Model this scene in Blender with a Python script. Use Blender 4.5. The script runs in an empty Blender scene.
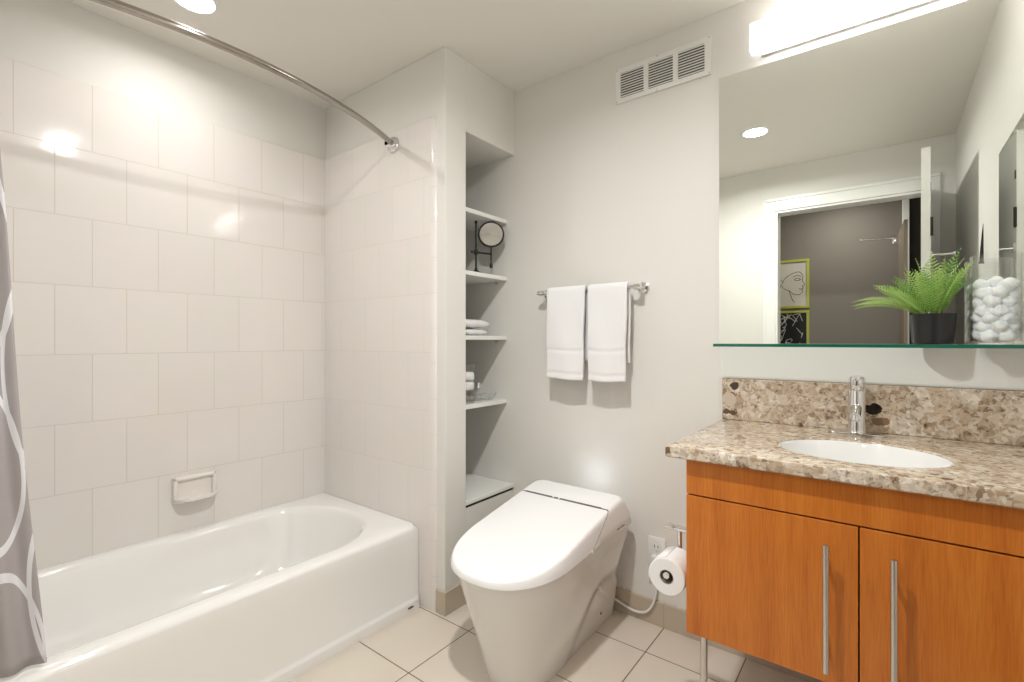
import bpy, bmesh, math, random
from mathutils import Vector, Matrix, noise
random.seed(7)
S = bpy.context.scene
C = S.collection
PI = math.pi

# ------------------------------------------------------------------ camera
H = 1.17
cam_d = bpy.data.cameras.new('camera'); cam = bpy.data.objects.new('camera', cam_d); C.objects.link(cam)
cam_d.sensor_width = 36; cam_d.lens = 484 / 1024 * 36; cam_d.clip_start = 0.01
cam.location = (0, 0, H); cam.rotation_euler = (PI / 2, 0, math.radians(37.62))
S.camera = cam
# ------------------------------------------------------------------ world, exposure
w = bpy.data.worlds.new('world'); S.world = w; w.use_nodes = True
w.node_tree.nodes['Background'].inputs[0].default_value = (0.9, 0.95, 1, 1)
w.node_tree.nodes['Background'].inputs[1].default_value = 0.05
S.view_settings.view_transform = 'Standard'; S.view_settings.look = 'None'
S.view_settings.exposure = 0.58; S.view_settings.gamma = 1.0
try: S.view_settings.use_curve_mapping = False
except Exception: pass
CAN_W, CAN_LENS = (2.1, 14.5), 18.0          # recessed lamps
DIFF_E = 8.0                          # vanity light glass
HALL_W = 4.0

# ------------------------------------------------------------------ materials
def srgb(r, g, b):
    f = lambda c: (c / 255 / 12.92) if c / 255 <= 0.04045 else ((c / 255 + 0.055) / 1.055) ** 2.4
    return (f(r), f(g), f(b), 1)
class NT:
    def __init__(s, name):
        s.m = bpy.data.materials.new(name); s.m.use_nodes = True
        s.t = s.m.node_tree; s.p = s.t.nodes['Principled BSDF']; s.out = s.t.nodes['Material Output']
    def n(s, typ, **kw):
        o = s.t.nodes.new(typ)
        for k, v in kw.items():
            if k.startswith('_'): setattr(o, k[1:], v)
            else:
                key = k.replace('_', ' ')
                (o.inputs[int(key[1:])] if key[0] == 'i' and key[1:].isdigit() else o.inputs[key]).default_value = v
        return o
    def l(s, a, b): s.t.links.new(a, b)
    def set(s, **kw):
        for k, v in kw.items(): s.p.inputs[k.replace('_', ' ')].default_value = v
    def math(s, op, a, b=None, c=None):
        o = s.t.nodes.new('ShaderNodeMath'); o.operation = op
        for i, v in enumerate((a, b, c)):
            if v is None: continue
            if isinstance(v, (int, float)): o.inputs[i].default_value = v
            else: s.l(v, o.inputs[i])
        return o.outputs[0]
    def pos(s):
        g = s.n('ShaderNodeNewGeometry'); x = s.n('ShaderNodeSeparateXYZ'); s.l(g.outputs['Position'], x.inputs[0])
        return g.outputs['Position'], x.outputs
    def comb(s, a, b, c=0.0):
        o = s.n('ShaderNodeCombineXYZ')
        for i, v in enumerate((a, b, c)):
            if isinstance(v, (int, float)): o.inputs[i].default_value = v
            else: s.l(v, o.inputs[i])
        return o.outputs[0]
    def ramp(s, fac, stops, const=False):
        r = s.n('ShaderNodeValToRGB'); e = r.color_ramp
        if const: e.interpolation = 'CONSTANT'
        while len(e.elements) < len(stops): e.elements.new(0.5)
        for el, (p, c) in zip(e.elements, stops): el.position = p; el.color = c
        s.l(fac, r.inputs[0]); return r.outputs[0]
    def mix(s, fac, a, b, mode='MIX'):
        o = s.n('ShaderNodeMix', _data_type='RGBA', _blend_type=mode)
        for i, v in ((0, fac), (6, a), (7, b)):
            if isinstance(v, (int, float, tuple)): o.inputs[i].default_value = v
            else: s.l(v, o.inputs[i])
        return o.outputs[2]
    def bump(s, h, strength=0.2, dist=0.01, normal=None):
        b = s.n('ShaderNodeBump', Strength=strength, Distance=dist); s.l(h, b.inputs['Height'])
        if normal: s.l(normal, b.inputs['Normal'])
        s.l(b.outputs[0], s.p.inputs['Normal']); return b.outputs[0]

def plain(name, col, rough=0.5, metal=0.0, noise_amt=0.0, nscale=200, **kw):
    t = NT(name); t.set(Base_Color=col, Roughness=rough, Metallic=metal, **kw)
    if noise_amt:
        p, _ = t.pos(); nz = t.n('ShaderNodeTexNoise', Scale=float(nscale), Detail=3.0); t.l(p, nz.inputs['Vector'])
        t.bump(nz.outputs[0], noise_amt, 0.002)
    return t.m

M = {}
M['paint'] = plain('wall_paint', srgb(230, 228, 222), 0.55, 0, 0.08, 260)
M['ceiling'] = plain('ceiling_paint', srgb(236, 233, 226), 0.7, 0, 0.08, 200)
M['gloss_paint'] = plain('gloss_paint', srgb(238, 238, 234), 0.3)
M['hall_paint'] = plain('hall_paint', srgb(128, 121, 113), 0.6, 0, 0.1, 120)
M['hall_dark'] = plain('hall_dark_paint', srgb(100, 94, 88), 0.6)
M['china'] = plain('white_ceramic', srgb(238, 238, 236), 0.08, Coat_Weight=0.5)
M['china_body'] = plain('white_ceramic_body', srgb(232, 230, 226), 0.07, Coat_Weight=0.5)
M['lid'] = plain('white_seat_plastic', srgb(246, 246, 246), 0.2)
M['tub'] = plain('tub_enamel', srgb(244, 243, 240), 0.07, Coat_Weight=0.5)
M['chrome'] = plain('chrome', (0.80, 0.80, 0.80, 1), 0.07, 1.0)
M['brushed'] = plain('brushed_nickel', (0.62, 0.60, 0.57, 1), 0.28, 1.0)
M['rod'] = plain('rod_metal', (0.40, 0.37, 0.34, 1), 0.12, 1.0)
M['black_metal'] = plain('black_metal', (0.02, 0.018, 0.017, 1), 0.35, 0.3)
M['dark'] = plain('dark_gap', (0.012, 0.012, 0.012, 1), 0.6)
M['strip'] = plain('grey_strip', (0.10, 0.10, 0.095, 1), 0.3)
M['seam'] = plain('seam_shade_grey', srgb(84, 78, 72), 0.6)  # toilet gap filler, dark to stand for the shade inside
M['pot'] = plain('matte_black_pot', (0.014, 0.014, 0.015, 1), 0.38)
M['soil'] = plain('soil', (0.03, 0.02, 0.012, 1), 0.9, 0, 1.0, 300)
M['plastic'] = plain('white_plastic', srgb(240, 240, 238), 0.35)
M['paper'] = plain('toilet_tissue', srgb(243, 243, 242), 0.9, 0, 0.3, 500)
M['cotton'] = plain('cotton_wool', srgb(250, 250, 250), 0.95, 0, 0.5, 500, Subsurface_Weight=0.2)
M['terry'] = plain('terry_cloth', srgb(248, 248, 248), 0.95, 0, 0.9, 900)
M['soapdish'] = plain('soap_dish_ceramic', srgb(240, 235, 229), 0.1)
M['lime'] = plain('lime_frame', srgb(182, 184, 84), 0.4)
M['art_grey'] = plain('art_paper', srgb(205, 200, 190), 0.7)
M['art_black'] = plain('art_black', srgb(18, 18, 18), 0.5)
M['art_white'] = plain('art_white', srgb(230, 230, 225), 0.6)
M['taupe_door'] = plain('taupe_laminate', srgb(126, 112, 98), 0.5)

t = NT('mirror_silver'); t.set(Base_Color=(0.86, 0.89, 0.85, 1), Metallic=1.0, Roughness=0.0); M['mirror'] = t.m
t = NT('magnifier_silver'); t.set(Base_Color=(0.9, 0.9, 0.9, 1), Metallic=1.0, Roughness=0.02); M['magnifier'] = t.m

def thin_glass(name, tint, fac=0.05):
    t = NT(name); tr = t.n('ShaderNodeBsdfTransparent', Color=tint); gl = t.n('ShaderNodeBsdfGlossy', Roughness=0.02)
    lw = t.n('ShaderNodeLayerWeight', Blend=0.5); mx = t.n('ShaderNodeMixShader')
    t.l(t.math('MULTIPLY_ADD', t.math('POWER', lw.outputs['Facing'], 4.0), 0.8, 0.05), mx.inputs[0]); t.l(tr.outputs[0], mx.inputs[1]); t.l(gl.outputs[0], mx.inputs[2])
    t.l(mx.outputs[0], t.out.inputs[0]); return t.m
M['glass'] = thin_glass('clear_glass', (0.994, 0.998, 0.996, 1))
M['shelf_glass'] = thin_glass('shelf_glass', (0.95, 0.975, 0.965, 1))
M['glass_edge'] = plain('green_glass_edge', srgb(20, 104, 84), 0.12)

def emit(name, col, st):
    t = NT(name); e = t.n('ShaderNodeEmission', Color=col, Strength=st); t.l(e.outputs[0], t.out.inputs[0]); return t.m
t = NT('lit_opal_glass'); p, X = t.pos(); st_ = None
for bxx in (-.235, -.048, .14):                       # three bulbs glowing through the glass
    q_ = t.math('DIVIDE', t.math('ADD', X[0], -bxx), .085); g_ = t.math('EXPONENT', t.math('MULTIPLY', t.math('MULTIPLY', q_, q_), -1.0))
    st_ = g_ if st_ is None else t.math('ADD', st_, g_)
e_ = t.n('ShaderNodeEmission', Color=(1, 0.96, 0.93, 1)); t.l(t.math('MULTIPLY_ADD', st_, DIFF_E * 1.2, 0.62), e_.inputs['Strength']); t.l(e_.outputs[0], t.out.inputs[0]); M['diffuser'] = t.m
M['lens'] = emit('lit_lamp_lens', (1, 0.96, 0.90, 1), CAN_LENS)

def brick_mat(name, ax, sign_v, u0, v0, bw, rh, offset, mortar, tile, grout, rough, smooth=0.1, wob=0.0, var=0.03):
    t = NT(name); p, X = t.pos()
    u = t.math('ADD', X[ax[0]], -u0)
    v = t.math('ADD', t.math('MULTIPLY', X[ax[1]], sign_v), -v0)
    b = t.n('ShaderNodeTexBrick', Scale=1.0, Mortar_Size=mortar, Mortar_Smooth=smooth, Brick_Width=bw, Row_Height=rh)
    b.offset = offset; b.offset_frequency = 2; b.squash = 1.0
    b.inputs['Color1'].default_value = tile; b.inputs['Bias'].default_value = 0.0
    b.inputs['Color2'].default_value = tuple(c * (1 - var) for c in tile[:3]) + (1,)
    b.inputs['Mortar'].default_value = grout
    t.l(t.comb(u, v), b.inputs['Vector'])
    nz = t.n('ShaderNodeTexNoise', Scale=7.0, Detail=2.0); t.l(p, nz.inputs['Vector'])
    t.l(t.mix(0.06, b.outputs['Color'], nz.outputs['Color'], 'OVERLAY'), t.p.inputs['Base Color'])
    t.set(Roughness=rough)
    r = t.math('MULTIPLY_ADD', b.outputs['Fac'], 0.5, rough); t.l(r, t.p.inputs['Roughness'])
    h = t.math('MULTIPLY', b.outputs['Fac'], -1.0)
    n1 = t.bump(h, 0.35, 0.0015)
    if wob:
        nz2 = t.n('ShaderNodeTexNoise', Scale=9.0, Detail=1.0); t.l(p, nz2.inputs['Vector'])
        t.bump(nz2.outputs[0], wob, 0.004, n1)
    return t.m
TILE = srgb(236, 231, 226); GR = srgb(218, 210, 198)
M['tile_left'] = brick_mat('wall_tile_side', (1, 2), -1, 0.3795, -2.1465, 0.2115, 0.2567, 0.5, 0.0018, TILE, GR, 0.10, 0.3, 0.25, 0.025)
M['tile_end'] = brick_mat('wall_tile_end', (0, 2), -1, -1.610, -2.1465, 0.2115, 0.2567, 0.5, 0.0015, TILE, GR, 0.10, 0.3, 0.25, 0.025)
M['tile_bull'] = brick_mat('wall_tile_edge', (0, 2), -1, -3.0, -2.1465, 3.1, 0.1535, 0.0, 0.0013, TILE, GR, 0.10, 0.3, 0.1, 0.02)
M['floor'] = brick_mat('floor_tile', (0, 1), 1, -1.33, 1.439, 0.308, 0.31, 0.0, 0.0024, srgb(222, 212, 198), srgb(128, 108, 88), 0.22, 0.15, 0.15, 0.03)
M['base_x'] = brick_mat('base_tile', (0, 2), 1, -1.33, -0.3, 0.308, 0.5, 0.0, 0.0015, srgb(196, 182, 164), srgb(170, 155, 135), 0.25)

def marble(name, spots=False):
    t = NT(name); p, X = t.pos()
    nz = t.n('ShaderNodeTexNoise', Scale=14.0, Detail=5.0, Roughness=0.6); t.l(p, nz.inputs['Vector'])
    wv = t.n('ShaderNodeVectorMath', _operation='MULTIPLY_ADD'); t.l(nz.outputs['Color'], wv.inputs[0])
    wv.inputs[1].default_value = (0.05, 0.05, 0.05); t.l(p, wv.inputs[2])
    v1 = t.n('ShaderNodeTexVoronoi', Scale=24.0); t.l(wv.outputs[0], v1.inputs['Vector'])
    s1 = t.n('ShaderNodeSeparateColor'); t.l(v1.outputs['Color'], s1.inputs[0])
    big = t.ramp(s1.outputs[0], [(0.0, srgb(150, 126, 104)), (0.25, srgb(178, 158, 134)), (0.5, srgb(196, 176, 152)), (0.8, srgb(214, 200, 182)), (0.93, srgb(228, 220, 208)), (1.0, srgb(130, 106, 84))])
    v2 = t.n('ShaderNodeTexVoronoi', Scale=95.0); t.l(wv.outputs[0], v2.inputs['Vector'])
    s2 = t.n('ShaderNodeSeparateColor'); t.l(v2.outputs['Color'], s2.inputs[0])
    fine = t.ramp(s2.outputs[1], [(0.0, srgb(96, 76, 58)), (0.12, srgb(146, 122, 98)), (0.3, srgb(186, 166, 142)), (0.75, srgb(204, 188, 166)), (1.0, srgb(232, 226, 216))])
    c = t.mix(0.55, big, fine)
    n2 = t.n('ShaderNodeTexNoise', Scale=55.0, Detail=8.0, Roughness=0.7); t.l(p, n2.inputs['Vector'])
    mott = t.ramp(n2.outputs[0], [(0.35, (0.30, 0.24, 0.19, 1)), (0.46, (1, 1, 1, 1)), (0.70, (1.0, 1.0, 1.0, 1))])
    c = t.mix(0.95, c, mott, 'MULTIPLY')
    ve = t.n('ShaderNodeTexVoronoi', Scale=24.0, _feature='DISTANCE_TO_EDGE'); t.l(wv.outputs[0], ve.inputs['Vector'])
    edge = t.ramp(ve.outputs['Distance'], [(0.0, (1, 1, 1, 1)), (0.05, (0, 0, 0, 1))])
    c = t.mix(t.math('MULTIPLY', edge, 0.45), c, srgb(222, 212, 196))
    # scattered dark shell fragments
    v3 = t.n('ShaderNodeTexVoronoi', Scale=19.0, Randomness=1.0); t.l(wv.outputs[0], v3.inputs['Vector'])
    s3 = t.n('ShaderNodeSeparateColor'); t.l(v3.outputs['Color'], s3.inputs[0])
    m = t.math('MULTIPLY', t.math('LESS_THAN', t.math('MULTIPLY_ADD', n2.outputs[0], 0.25, v3.outputs['Distance']), 0.36), t.math('GREATER_THAN', s3.outputs[2], 0.90))
    c = t.mix(m, c, srgb(112, 90, 70))
    if spots:
        nsp = t.n('ShaderNodeTexNoise', Scale=45.0, Detail=2.0); t.l(p, nsp.inputs['Vector'])
        for (sx, sz, ra, rb, col) in spots:
            dx = t.math('DIVIDE', t.math('ADD', X[0], -sx), ra); dz = t.math('DIVIDE', t.math('ADD', X[2], -sz), rb)
            dd = t.math('ADD', t.math('MULTIPLY', dx, dx), t.math('MULTIPLY', dz, dz))
            dd = t.math('ADD', dd, t.math('MULTIPLY', t.math('ADD', nsp.outputs[0], -0.5), 4.0))
            c = t.mix(t.math('LESS_THAN', dd, 1.0), c, col)
    t.l(c, t.p.inputs['Base Color']); t.set(Roughness=0.16)
    return t.m
M['marble'] = marble('brown_marble')
M['marble_splash'] = marble('brown_marble_splash', [(-0.033, 0.955, 0.021, 0.020, srgb(30, 22, 18)), (-0.445, 1.005, 0.014, 0.018, srgb(70, 56, 42)),
                                     (-0.46, 0.905, 0.024, 0.010, srgb(96, 78, 60)), (-0.46, 0.955, 0.022, 0.022, srgb(200, 186, 168)), (-0.01, 0.915, 0.022, 0.013, srgb(130, 98, 72))])
t = NT('cherry_veneer'); p, X = t.pos()
mp = t.comb(t.math('MULTIPLY', X[0], 26.0), t.math('MULTIPLY', X[1], 26.0), t.math('MULTIPLY', X[2], 1.6))
nz = t.n('ShaderNodeTexNoise', Scale=1.0, Detail=6.0, Roughness=0.6, Distortion=0.3); t.l(mp, nz.inputs['Vector'])
mp2 = t.comb(t.math('MULTIPLY', X[0], 300.0), t.math('MULTIPLY', X[1], 300.0), t.math('MULTIPLY', X[2], 14.0))
nf = t.n('ShaderNodeTexNoise', Scale=1.0, Detail=3.0); t.l(mp2, nf.inputs['Vector'])
c = t.ramp(nz.outputs[0], [(0.3, srgb(182, 98, 28)), (0.5, srgb(200, 114, 36)), (0.7, srgb(211, 129, 48))])
c = t.mix(0.25, c, t.ramp(nf.outputs[0], [(0.35, srgb(170, 86, 24)), (0.6, srgb(214, 132, 52))]))
t.l(c, t.p.inputs['Base Color']); t.set(Roughness=0.33); M['wood'] = t.m

t = NT('curtain_cloth'); p, X = t.pos()
uvn = t.n('ShaderNodeUVMap'); sx = t.n('ShaderNodeSeparateXYZ'); t.l(uvn.outputs[0], sx.inputs[0])
U, V = sx.outputs[0], sx.outputs[1]
fac = None
for (cu, cv, ru, rv) in ((.60, .02, .15, .22), (.88, .16, .17, .24), (.58, .50, .16, .20), (.86, .72, .17, .26), (.60, 1.02, .17, .24), (.88, 1.30, .16, .26), (.60, 1.55, .15, .2), (.30, .25, .17, .24), (.32, .78, .17, .25), (.30, 1.3, .17, .25), (.05, .5, .17, .25), (.04, 1.05, .17, .25)):
    du = t.math('DIVIDE', t.math('ADD', U, -cu), ru); dv = t.math('DIVIDE', t.math('ADD', V, -cv), rv)
    r_ = t.math('SQRT', t.math('ADD', t.math('MULTIPLY', du, du), t.math('MULTIPLY', dv, dv)))
    m = t.math('LESS_THAN', t.math('ABSOLUTE', t.math('ADD', r_, -1.0)), 0.055)
    fac = m if fac is None else t.math('MAXIMUM', fac, m)
t.l(t.mix(fac, srgb(172, 166, 166), srgb(232, 232, 236)), t.p.inputs['Base Color']); t.set(Roughness=0.75); M['curtain'] = t.m

def leafmat(name, a, b):
    t = NT(name); p, X = t.pos(); nz = t.n('ShaderNodeTexNoise', Scale=60.0); t.l(p, nz.inputs['Vector'])
    t.l(t.mix(nz.outputs[0], a, b), t.p.inputs['Base Color']); t.set(Roughness=0.45, Subsurface_Weight=0.0)
    tl = t.n('ShaderNodeBsdfTranslucent', Color=b); mx = t.n('ShaderNodeMixShader', Fac=0.3)
    t.l(t.p.outputs[0], mx.inputs[1]); t.l(tl.outputs[0], mx.inputs[2]); t.l(mx.outputs[0], t.out.inputs[0]); return t.m
M['leaf'] = leafmat('fern_leaf', srgb(140, 184, 84), srgb(200, 224, 138))
M['leaf_dark'] = leafmat('fern_leaf_dark', srgb(92, 146, 58), srgb(144, 188, 92))

# ------------------------------------------------------------------ mesh helpers (all shapes written in room coordinates)
class MB:
    def __init__(s): s.bm = bmesh.new(); s.mi = 0
    def _merge(s, b2):
        me = bpy.data.meshes.new('tmp'); b2.to_mesh(me); b2.free(); n0 = len(s.bm.faces)
        s.bm.from_mesh(me); bpy.data.meshes.remove(me); s.bm.faces.ensure_lookup_table()
        for f in s.bm.faces[n0:]: f.material_index = s.mi
    def box(s, x0, x1, y0, y1, z0, z1, bev=0.0, seg=2):
        b = bmesh.new(); bmesh.ops.create_cube(b, size=1)
        for v in b.verts: v.co = Vector(((x0 + x1) / 2 + v.co.x * (x1 - x0), (y0 + y1) / 2 + v.co.y * (y1 - y0), (z0 + z1) / 2 + v.co.z * (z1 - z0)))
        if bev: bmesh.ops.bevel(b, geom=list(b.edges), offset=bev, segments=seg, profile=0.5, affect='EDGES')
        s._merge(b); return s
    def loft(s, rings, cap0=True, cap1=True, closed=True):
        vs = [[s.bm.verts.new(p) for p in r] for r in rings]
        n = len(rings[0])
        for a, b in zip(vs[:-1], vs[1:]):
            for i in range(n if closed else n - 1):
                j = (i + 1) % n
                try: f = s.bm.faces.new((a[i], a[j], b[j], b[i])); f.material_index = s.mi
                except ValueError: pass
        if cap0: f = s.bm.faces.new(vs[0][::-1]); f.material_index = s.mi
        if cap1: f = s.bm.faces.new(vs[-1]); f.material_index = s.mi
        return s
    def tube(s, pts, r, n=12, caps=True):
        pts = [Vector(p) for p in pts]; rr = r if isinstance(r, (list, tuple)) else [r] * len(pts)
        rings = []; up = None
        for i, p in enumerate(pts):
            d = (pts[min(i + 1, len(pts) - 1)] - pts[max(i - 1, 0)]).normalized()
            if up is None: up = Vector((0, 0, 1)) if abs(d.z) < 0.9 else Vector((1, 0, 0))
            a = (up - d * up.dot(d)).normalized(); b = d.cross(a); up = a
            rings.append([p + (a * math.cos(2 * PI * k / n) + b * math.sin(2 * PI * k / n)) * rr[i] for k in range(n)])
        return s.loft(rings, caps, caps)
    def lathe(s, prof, c, axis=(0, 0, 1), n=32, cap0=False, cap1=False):
        ax = Vector(axis).normalized(); up = Vector((0, 0, 1)) if abs(ax.z) < 0.9 else Vector((1, 0, 0))
        a = (up - ax * up.dot(ax)).normalized(); b = ax.cross(a); c = Vector(c)
        rings = [[c + ax * h + (a * math.cos(2 * PI * k / n) + b * math.sin(2 * PI * k / n)) * max(r, 1e-5) for k in range(n)] for r, h in prof]
        return s.loft(rings, cap0, cap1)
    def build(s, name, mats, parent=None, loc=None, smooth=True, angle=35):
        off = Vector(parent['_o']) if parent is not None else Vector(loc or (0, 0, 0))
        bmesh.ops.recalc_face_normals(s.bm, faces=list(s.bm.faces))
        for v in s.bm.verts: v.co -= off
        me = bpy.data.meshes.new(name); s.bm.to_mesh(me); s.bm.free()
        for m in (mats if isinstance(mats, (list, tuple)) else [mats]): me.materials.append(m)
        if smooth:
            me.shade_smooth() if hasattr(me, 'shade_smooth') else None
            if hasattr(me, 'set_sharp_from_angle'): me.set_sharp_from_angle(angle=math.radians(angle))
        o = bpy.data.objects.new(name, me); C.objects.link(o)
        if parent is not None: o.parent = parent
        else: o.location = off
        o['_o'] = tuple(off)
        return o
def thing(name, label, cat, loc, group=None):
    o = bpy.data.objects.new(name, None); C.objects.link(o); o.location = loc; o['_o'] = tuple(loc)
    o.empty_display_size = 0.05
    o['label'] = label; o['category'] = cat
    if group: o['group'] = group
    return o
def tag(o, label, cat, group=None, kind=None):
    o['label'] = label; o['category'] = cat
    if group: o['group'] = group
    if kind: o['kind'] = kind
    return o
def struct(o, label, cat):
    return tag(o, label, cat, kind='structure')
def arc(p0, p1, p2, n=8):
    p0, p1, p2 = map(Vector, (p0, p1, p2)); return [p0 * (1 - t) ** 2 + p1 * 2 * t * (1 - t) + p2 * t * t for t in [i / n for i in range(n + 1)]]

# ------------------------------------------------------------------ room shell
XL, XR, YB, YE, YF, XC, ZC = -2.4055, 0.340, 1.948, 1.4625, -0.09, -1.488, 2.43
NY = 1.593; NX = -2.10; NZ = 2.11           # niche side, back, top
DX0, DX1, DZ = -0.633, 0.200, 2.113         # door opening
HY = -1.30                                  # hall wall
struct(MB().box(XL - .1, XR + .1, YF - .10, YB + .1, -.05, 0).build('floor', M['floor'], smooth=False), 'beige square ceramic floor tiles with dark grout', 'floor')
struct(MB().box(XL - .1, XR + .1, YF - .10, YB + .1, ZC, ZC + .08).build('ceiling', M['ceiling'], smooth=False), 'plain off white painted ceiling', 'ceiling')
struct(MB().box(XL - .1, XL, YF, YB + .1, 0, ZC).build('wall_left', M['paint'], smooth=False), 'painted wall above the tile beside the bathtub', 'wall')
struct(MB().box(XL, XR + .1, YB, YB + .1, 0, ZC).build('wall_back', M['paint'], smooth=False), 'off white wall behind the toilet and vanity', 'wall')
b = MB(); b.box(XL, XC, YE, NY, 0, ZC, .003); b.box(NX - .05, XC, NY - .001, YB, NZ, ZC, 0.001); b.box(NX - .05, NX, NY - .001, YB, 0, NZ)
struct(b.build('wall_niche', M['paint'], smooth=False), 'wall at the end of the tub with the tall shelf niche', 'wall')
struct(MB().box(XR, XR + .1, YF, YB, 0, ZC).build('wall_right', M['paint'], smooth=False), 'off white wall right of the vanity', 'wall')
b = MB(); b.box(XL, DX0, YF - .10, YF, 0, ZC); b.box(DX1, XR + .1, YF - .10, YF, 0, ZC); b.box(DX0, DX1, YF - .10, YF, DZ, ZC)
struct(b.build('wall_front', M['paint'], smooth=False), 'off white wall around the doorway, seen in the mirror', 'wall')
# door casing
b = MB(); cw = .071
b.box(DX0 - cw, DX0, YF, YF + .016, 0, DZ + .083, .004); b.box(DX0 - cw - .008, DX0 - cw + .012, YF, YF + .024, 0, DZ + .091, .003)
b.box(DX0, DX1, YF, YF + .016, DZ, DZ + .083, .004); b.box(DX0 - cw, DX1 + cw, YF, YF + .024, DZ + .071, DZ + .091, .003)
b.box(DX1, DX1 + cw, YF, YF + .016, 0, DZ + .083, .004)
b.box(DX0, DX0 + .014, YF - .12, YF + .004, 0, DZ); b.box(DX1 - .014, DX1, YF - .12, YF + .004, 0, DZ); b.box(DX0 + .014, DX1 - .014, YF - .12, YF + .004, DZ - .014, DZ)
struct(b.build('trim_1', M['gloss_paint'], smooth=False), 'white door casing seen in the mirror', 'trim')
# open door leaf
dl = thing('door_1', 'white bathroom door standing open, seen edge on in the mirror', 'door', (.16, YF + .03, 0)); dl['kind'] = 'structure'
b = MB(); b.loft([[(.139, .79, z), (.175, .79, z), (.216, YF + .03, z), (.180, YF + .03, z)] for z in (.01, 2.112)]); b.build('door_leaf', M['gloss_paint'], dl, smooth=False)
hk = MB(); hk.box(.176, .181, .735, .765, 1.565, 1.61, .002); hk.tube([(.181, .75, 1.59), (.225, .75, 1.59), (.262, .748, 1.592)], .006); hk.lathe([(0, -.004), (.010, -.004), (.010, .004), (0, .004)], (.264, .748, 1.592), (1, 0, 0), 16)
o = hk.build('robe_hook', M['chrome'], dl); o['label'] = 'chrome robe hook on the door'
b = MB(); b.box(.173, .177, .755, .785, 1.68, 1.77, .001); b.tube([(.179, .788, 1.68), (.179, .788, 1.77)], .006); b.build('hinge', M['black_metal'], dl)
b = MB(); b.box(.173, .177, .755, .785, 1.90, 1.94, .001); b.build('latch_plate', M['black_metal'], dl)

# wall tiles
t_z0, t_z1 = 0.0, 2.1465
struct(MB().box(XL, XL + .010, YF, YE, t_z0, t_z1, .002).build('trim_2', M['tile_left'], smooth=False), 'cream glossy ceramic tiles along the side of the bathtub', 'trim')
struct(MB().box(XL + .010, -1.572, YE - .010, YE, t_z0, t_z1, .002).build('trim_3', M['tile_end'], smooth=False), 'cream glossy ceramic tiles at the end of the bathtub', 'trim')
b = MB()
rings = []
for z, e in ((0, 0), (t_z1 - .016, 0), (t_z1 - .006, .004), (t_z1, .012)):
    rings.append([(-1.572, YE, z), (-1.572, YE - .011 + e * .3, z), (-1.555, YE - .0115 + e * .3, z), (-1.544 - e * .7, YE - .009 + e * .3, z), (-1.538 - e, YE - .004, z), (-1.5365 - e, YE, z)])
b.loft(rings)
struct(b.build('trim_4', M['tile_bull'], angle=60), 'rounded bullnose tiles edging the tub surround', 'trim')
# baseboards
struct(MB().box(XC + .0005, XR, YB - .010, YB, 0, .100, .002).build('baseboard_back', M['base_x'], smooth=False), 'beige ceramic baseboard behind the toilet', 'baseboard')
b = MB(); b.box(XC, XC + .010, YE - .010, YB - .010, 0, .100, .002); b.box(-1.5355, XC, YE - .010, YE, 0, .100, .002)
struct(b.build('baseboard_niche', M['base_x'], smooth=False), 'beige ceramic baseboard round the niche corner', 'baseboard')

# hall beyond the doorway
struct(MB().box(-2.2, .62, -2.2, YF - .10, -.05, 0).build('floor_hall', M['taupe_door'], smooth=False), 'dim hall floor through the doorway', 'floor')
struct(MB().box(-2.2, .62, -2.2, YF - .10, ZC, ZC + .08).build('ceiling_hall', M['ceiling'], smooth=False), 'hall ceiling through the doorway', 'ceiling')
struct(MB().box(-2.2, .113, HY - .1, HY, 0, ZC).build('wall_hall', M['hall_paint'], smooth=False), 'taupe grey hall wall seen in the mirror', 'wall')
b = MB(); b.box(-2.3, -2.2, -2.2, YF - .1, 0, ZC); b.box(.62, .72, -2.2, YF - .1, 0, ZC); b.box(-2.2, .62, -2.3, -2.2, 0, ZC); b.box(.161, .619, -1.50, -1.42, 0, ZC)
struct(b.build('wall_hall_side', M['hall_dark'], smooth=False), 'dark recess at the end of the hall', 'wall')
struct(MB().box(.113, .160, HY - .1, HY + .015, 0, 2.36, .003).build('trim_5', M['gloss_paint'], smooth=False), 'pale post at the end of the hall wall', 'trim')

# ------------------------------------------------------------------ bathtub
def ray_rect(a, cx, cy, x0, x1, y0, y1):
    dx, dy = math.cos(a), math.sin(a); t = 1e9
    if abs(dx) > 1e-9: t = min(t, ((x1 if dx > 0 else x0) - cx) / dx)
    if abs(dy) > 1e-9: t = min(t, ((y1 if dy > 0 else y0) - cy) / dy)
    return cx + dx * t, cy + dy * t
def ray_rrect(a, cx, cy, x0, x1, y0, y1, r):
    dx, dy = math.cos(a), math.sin(a)
    def inside(px, py):
        if not (x0 <= px <= x1 and y0 <= py <= y1): return False
        qx = max(x0 + r - px, px - (x1 - r), 0); qy = max(y0 + r - py, py - (y1 - r), 0)
        return qx * qx + qy * qy <= r * r
    lo, hi = 0, 3.0
    for _ in range(40):
        m = (lo + hi) / 2
        if inside(cx + dx * m, cy + dy * m): lo = m
        else: hi = m
    return cx + dx * lo, cy + dy * lo
tx0, tx1, ty0, ty1 = XL + .011, -1.643, YF + .001, YE - .012
tcx, tcy = -2.04, .69
ang = [2 * PI * i / 160 for i in range(160)]
for qx in (tx0, tx1):
    for qy in (ty0, ty1):
        a = math.atan2(qy - tcy, qx - tcx) % (2 * PI)
        k = min(range(len(ang)), key=lambda i: abs(ang[i] - a)); ang[k] = a
rings = []
TZ = .352
for z, ex in ((0, .021), (.034, .021), (.040, .019), (.046, .011), (.052, .009), (.20, .004), (.30, .001), (.334, 0)):
    rings.append([(*ray_rect(a, tcx, tcy, tx0, tx1 + ex, ty0, ty1), z) for a in ang])
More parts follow.
